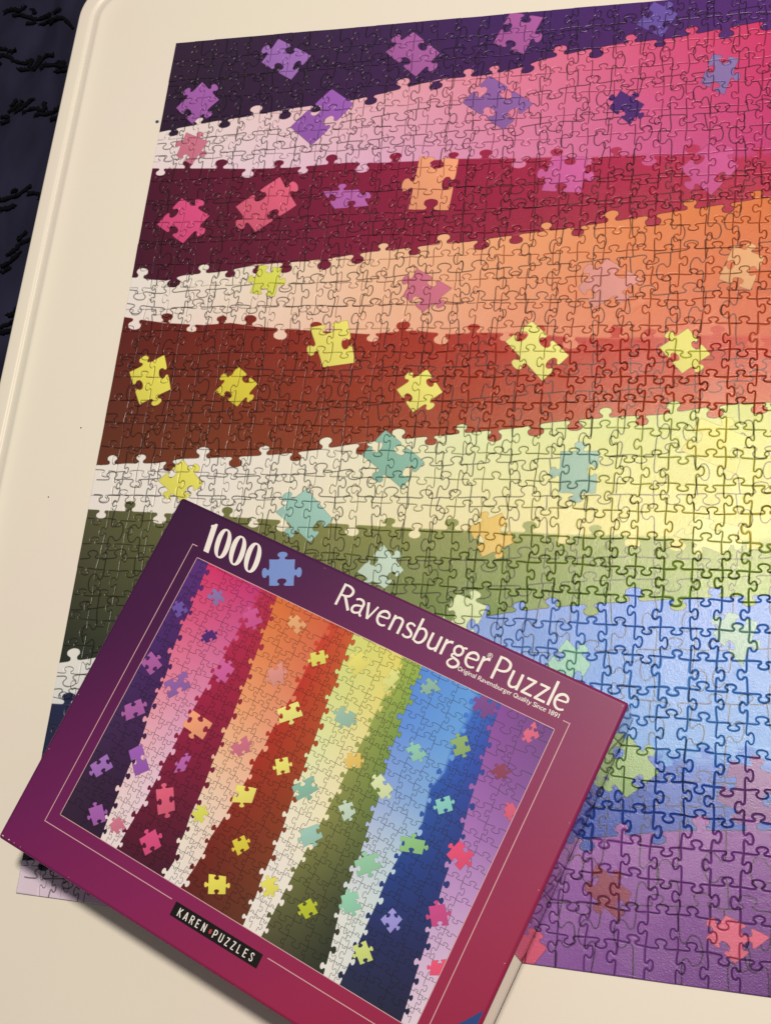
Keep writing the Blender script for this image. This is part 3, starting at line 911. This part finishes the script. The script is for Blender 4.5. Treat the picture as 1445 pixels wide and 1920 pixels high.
CAPS = {   # condensed capitals, height 1
    'K': [([(.05, 0), (.05, 1)], .13, 0), ([(.38, 1), (.07, .45)], .13, 0), ([(.15, .55), (.40, 0)], .13, 0)],
    'A': [([(.03, 0), (.19, .98)], .13, 0), ([(.38, 0), (.22, .98)], .13, 0), ([(.10, .28), (.32, .28)], .11, 0)],
    'R': [([(.05, 0), (.05, 1)], .13, 0), ([(.05, .94), (.24, .94), (.34, .82), (.34, .66), (.24, .53), (.05, .52)], .12, 1), ([(.22, .52), (.37, 0)], .13, 0)],
    'E': [([(.05, 0), (.05, 1)], .13, 0), ([(.05, .94), (.34, .94)], .12, 0), ([(.05, .51), (.30, .51)], .12, 0), ([(.05, .06), (.34, .06)], .12, 0)],
    'N': [([(.05, 0), (.05, 1)], .13, 0), ([(.06, .95), (.34, .05)], .13, 0), ([(.36, 0), (.36, 1)], .13, 0)],
    'P': [([(.05, 0), (.05, 1)], .13, 0), ([(.05, .94), (.24, .94), (.35, .82), (.35, .60), (.24, .46), (.05, .45)], .12, 1)],
    'U': [([(.05, 1), (.05, .25), (.11, .09), (.20, .06), (.30, .09), (.35, .25), (.35, 1)], .13, 1)],
    'Z': [([(.03, .94), (.36, .94)], .12, 0), ([(.33, .93), (.06, .07)], .13, 0), ([(.03, .06), (.37, .06)], .12, 0)],
    'L': [([(.05, 0), (.05, 1)], .13, 0), ([(.05, .06), (.32, .06)], .12, 0)],
    'S': [([(.34, .76), (.30, .90), (.20, .95), (.09, .90), (.06, .75), (.12, .60), (.27, .43), (.34, .26), (.30, .10), (.19, .05), (.09, .09), (.05, .24)], .12, 1)],
}


def stroke_letters(name, items, z, m, slant=0.0, bold=1.0):
    """items: (glyph strokes, x, baseline y, x scale, y scale)"""
    V, F = [], []
    layer = 0
    for strokes, x0, y0, sx, sy in items:
        for pts, w, sm in strokes:
            p_ = catmull(pts, 4) if sm else np.array(pts, float)
            nP = len(p_)
            d = np.gradient(p_, axis=0) if nP > 2 else np.array([p_[1] - p_[0]] * 2)
            d *= [sx, sy]
            d /= np.linalg.norm(d, axis=1)[:, None] + 1e-9
            s = np.linspace(0, 1, nP)
            ww = np.interp(s, [0, .5, 1], w) if isinstance(w, list) else np.full(nP, w)
            b = len(V)
            zz = TOP + z + .004 * (layer % 5)
            layer += 1
            for k in range(nP):
                nn = np.array([-d[k][1], d[k][0]]) * ww[k] * bold / 2 * min(sx, sy)
                px, py = p_[k][0] * sx, p_[k][1] * sy
                for q in (1, -1):
                    X = px + q * nn[0]; Y = py + q * nn[1]
                    V.append(B(x0 + X + slant * Y, y0 - Y, zz))
            for k in range(nP - 1):
                F.append((b + 2 * k, b + 2 * k + 1, b + 2 * k + 3, b + 2 * k + 2))
    return link(name, mesh(name, V, F, m), lid)


XS, YS = 13.4, 10.4
word = lambda txt, lefts: [(GLYPH[ch], x, 21.55, XS, YS) for ch, x in zip(txt, lefts)]
stroke_letters('brand_lettering', word('Ravensburger', [137.2, 148.8, 157.6, 167.0, 177.4, 187.2, 194.8, 204.8, 214.8, 221.4, 231.0, 240.8]), .05, M_WHITE)
stroke_letters('title_lettering', word('Puzzle', [250.6, 261.4, 271.0, 279.8, 288.6, 291.6]), .05, M_WHITE)
reg = [(ellipse(.5, .5, .44, .44), .1, 1), ([(.36, .28), (.36, .74)], .1, 0), ([(.36, .71), (.56, .70), (.62, .6), (.54, .5), (.36, .49)], .09, 1), ([(.5, .5), (.64, .28)], .1, 0)]
stroke_letters('registered_mark', [(reg, 243.3, 10.9, 3.4, 3.4)], .05, M_WHITE)


GLYPH.update({
    'O': [(ellipse(.48, .73, .40, .64, 90, 450, 20), .18, 1)],
    'Q': [(ellipse(.48, .73, .40, .64, 90, 450, 20), .18, 1), ([(.52, .32), (.86, -.04)], .18, 0)],
    'i': [([(.09, 0), (.09, 1.0)], .18, 0), ([(.09, 1.22), (.09, 1.42)], .2, 0)],
    't': [([(.22, 1.32), (.22, .24), (.30, .07), (.46, .06)], .17, 1), ([(.03, .92), (.46, .92)], .14, 0)],
    'y': [([(.05, 1.0), (.32, .05)], .17, 0), ([(.60, 1.0), (.30, -.05), (.20, -.30), (.04, -.34)], .16, 1)],
    'S': [([(.66, 1.18), (.54, 1.36), (.36, 1.40), (.16, 1.30), (.12, 1.06), (.26, .84), (.52, .68), (.68, .46), (.62, .18), (.40, .06), (.18, .10), (.06, .30)], .18, 1)],
    'c': [([(.56, .80), (.44, .94), (.28, .93), (.13, .77), (.08, .50), (.13, .22), (.28, .07), (.44, .07), (.56, .20)], .17, 1)],
    '1': [([(.34, 0), (.34, 1.44)], .19, 0), ([(.08, 1.16), (.34, 1.38)], .16, 0)],
    '8': [(ellipse(.36, 1.08, .25, .31, 90, 450), .17, 1), (ellipse(.36, .40, .29, .34, 90, 450), .18, 1)],
    '9': [(ellipse(.36, .98, .27, .41, 90, 450), .18, 1), ([(.63, .98), (.60, .50), (.46, .16), (.20, .07)], .18, 1)],
})
ADV = {'O': 1.02, 'Q': 1.04, 'i': .30, 't': .54, 'y': .68, 'S': .80, 'c': .66, '1': .66, '8': .78, '9': .78, 'R': .88, 'a': .74, 'v': .68, 'e': .76, 'n': .76,
       's': .60, 'b': .76, 'u': .76, 'r': .52, 'g': .76, 'l': .30, ' ': .42}


def small_text(name, txt, x, y, width, xh):
    total = sum(ADV[ch] for ch in txt)
    sx = width / total
    items = []
    for ch in txt:
        if ch != ' ':
            items.append((GLYPH[ch], x, y, sx, xh))
        x += ADV[ch] * sx
    stroke_letters(name, items, .05, M_WHITE, 0, 1.35)


small_text('slogan_lettering', 'Original Ravensburger Quality Since 1891', 230.2, 25.9, 69.4, 1.85)


# "1000": tall fat-and-thin numerals leaning back
def numerals():
    V, F = [], []
    y0, H = 27.0, 20.2
    sl = -.19

    def P(x, y):
        return B(x + sl * (y - 0) , y0 - y, TOP + .05)
    pts = [(35.0, 0), (39.2, 0), (39.2, 20.4), (37.6, 20.4), (36.6, 19.2), (34.6, 18.2), (34.6, 17.2), (35.0, 17.0)]
    V += [P(x, y) for x, y in pts]; F.append(tuple(range(len(pts))))
    for cx in (47.4, 59.7, 72.1):
        b = len(V); n_ = 40
        for k in range(n_):
            a = 2 * math.pi * k / n_
            ca, sa = math.cos(a), math.sin(a)
            pw_ = lambda c, e: math.copysign(abs(c) ** e, c)
            V.append(P(cx + 5.75 * pw_(ca, .9), H / 2 + H / 2 * pw_(sa, .9)))
            V.append(P(cx + 2.05 * pw_(ca, .9), H / 2 + (H / 2 - 1.1) * pw_(sa, .9)))
        for k in range(n_):
            q = (k + 1) % n_
            F.append((b + 2 * k, b + 2 * q, b + 2 * q + 1, b + 2 * k + 1))
    return link('piece_count_numerals', mesh('piece_count_numerals', V, F, M_WHITE), lid)


numerals()
# blue piece symbol
ic = [(81.6, 13.3), (98.3, 6.0), (106.1, 22.1), (90.4, 29.0)]
ic = np.array(ic); cen = ic.mean(0)
poly = []
for k, s in enumerate((1, 1, -1, 1)):
    poly.append(seam(ic[k], ic[(k + 1) % 4], -s, 1.02, 0, 0, 0, 4, 1.08)[:-1])
flat_poly('piece_symbol', [tuple(p_) for p_ in np.vstack(poly)], .05, M_ICON)
# black name plate
flat_poly('name_plate', [(133.6, 230.2), (199.3, 230.2), (199.3, 239.2), (133.6, 239.2)], .05, M_BLACK)
xs_k = [138.0 + 4.62 * k for k in range(5)] + [164.9 + 4.55 * k for k in range(7)]
stroke_letters('maker_lettering', [(CAPS[ch], x, 237.4, 6.3, 5.2) for ch, x in zip('KARENPUZZLES', xs_k)], .08, M_WHITE)
star = [([(.5, .02), (.5, .98)], .16, 0), ([(.12, .32), (.88, .32)], .16, 0), ([(.12, .68), (.88, .68)], .16, 0)]
stroke_letters('maker_symbol', [(star, 161.2, 236.5, 2.6, 3.2)], .08, M_REDINK)
# blue corner of the maker's mark, lower right
flat_poly('corner_mark', [(330.6, 193.0), (330.6, 252.6), (292.0, 252.6), (300.0, 234.0), (311.0, 217.0), (322.5, 204.5)], .05, M_LOGO)
# worn spots along the lid edges
for x, y, r in ((2.9, 252.4, 1.1), (8.5, 252.5, .9), (13.0, 252.4, .5), (18.5, 252.5, .4), (2.6, 190.0, .4), (2.7, 150.0, .35), (60, 252.5, .35), (330.4, 120.0, .45), (330.3, 165.0, .5), (330.4, 78, .4), (296, 21.5, .35), (330.2, 3.0, .5), (120, 3.0, .4), (40, 12, .3)):
    a = [(x + r * random.uniform(.6, 1.1) * math.cos(t), y + .45 * r * random.uniform(.6, 1.1) * math.sin(t)) for t in np.linspace(0, 2 * math.pi, 8)[:-1]]
    flat_poly('scuff', a, .03, M_SCUFF)

# ------------------------------------------------------------------ specks on the tray
def speck(label, x, y, r, col, name='speck'):
    bm = bmesh.new()
    bmesh.ops.create_icosphere(bm, subdivisions=2, radius=r * MM)
    for v in bm.verts:
        v.co *= 1 + random.uniform(-.18, .18)
        v.co.z = v.co.z * .5
    me = bpy.data.meshes.new(name); bm.to_mesh(me); bm.free()
    me.materials.append(plain('speck_' + name, col, .6))
    o = link(name, me)
    o.location = (x * MM, y * MM, (TRAY_Z + r * .4) * MM)
    return tag(o, label, 'speck')


speck('tiny blue paper speck on the tray beside the dark purple corner of the puzzle', -4.1, -77.5, 1.5, (.01, .07, .16), 'paper_speck')
speck('pinpoint dark crumb on the tray left of the brown puzzle stripe', -20.1, -353.5, .6, (.05, .04, .04), 'crumb')
speck('pinpoint dark crumb on the tray left of the olive green puzzle stripe', -36.7, -410.9, .55, (.05, .04, .04), 'crumb')
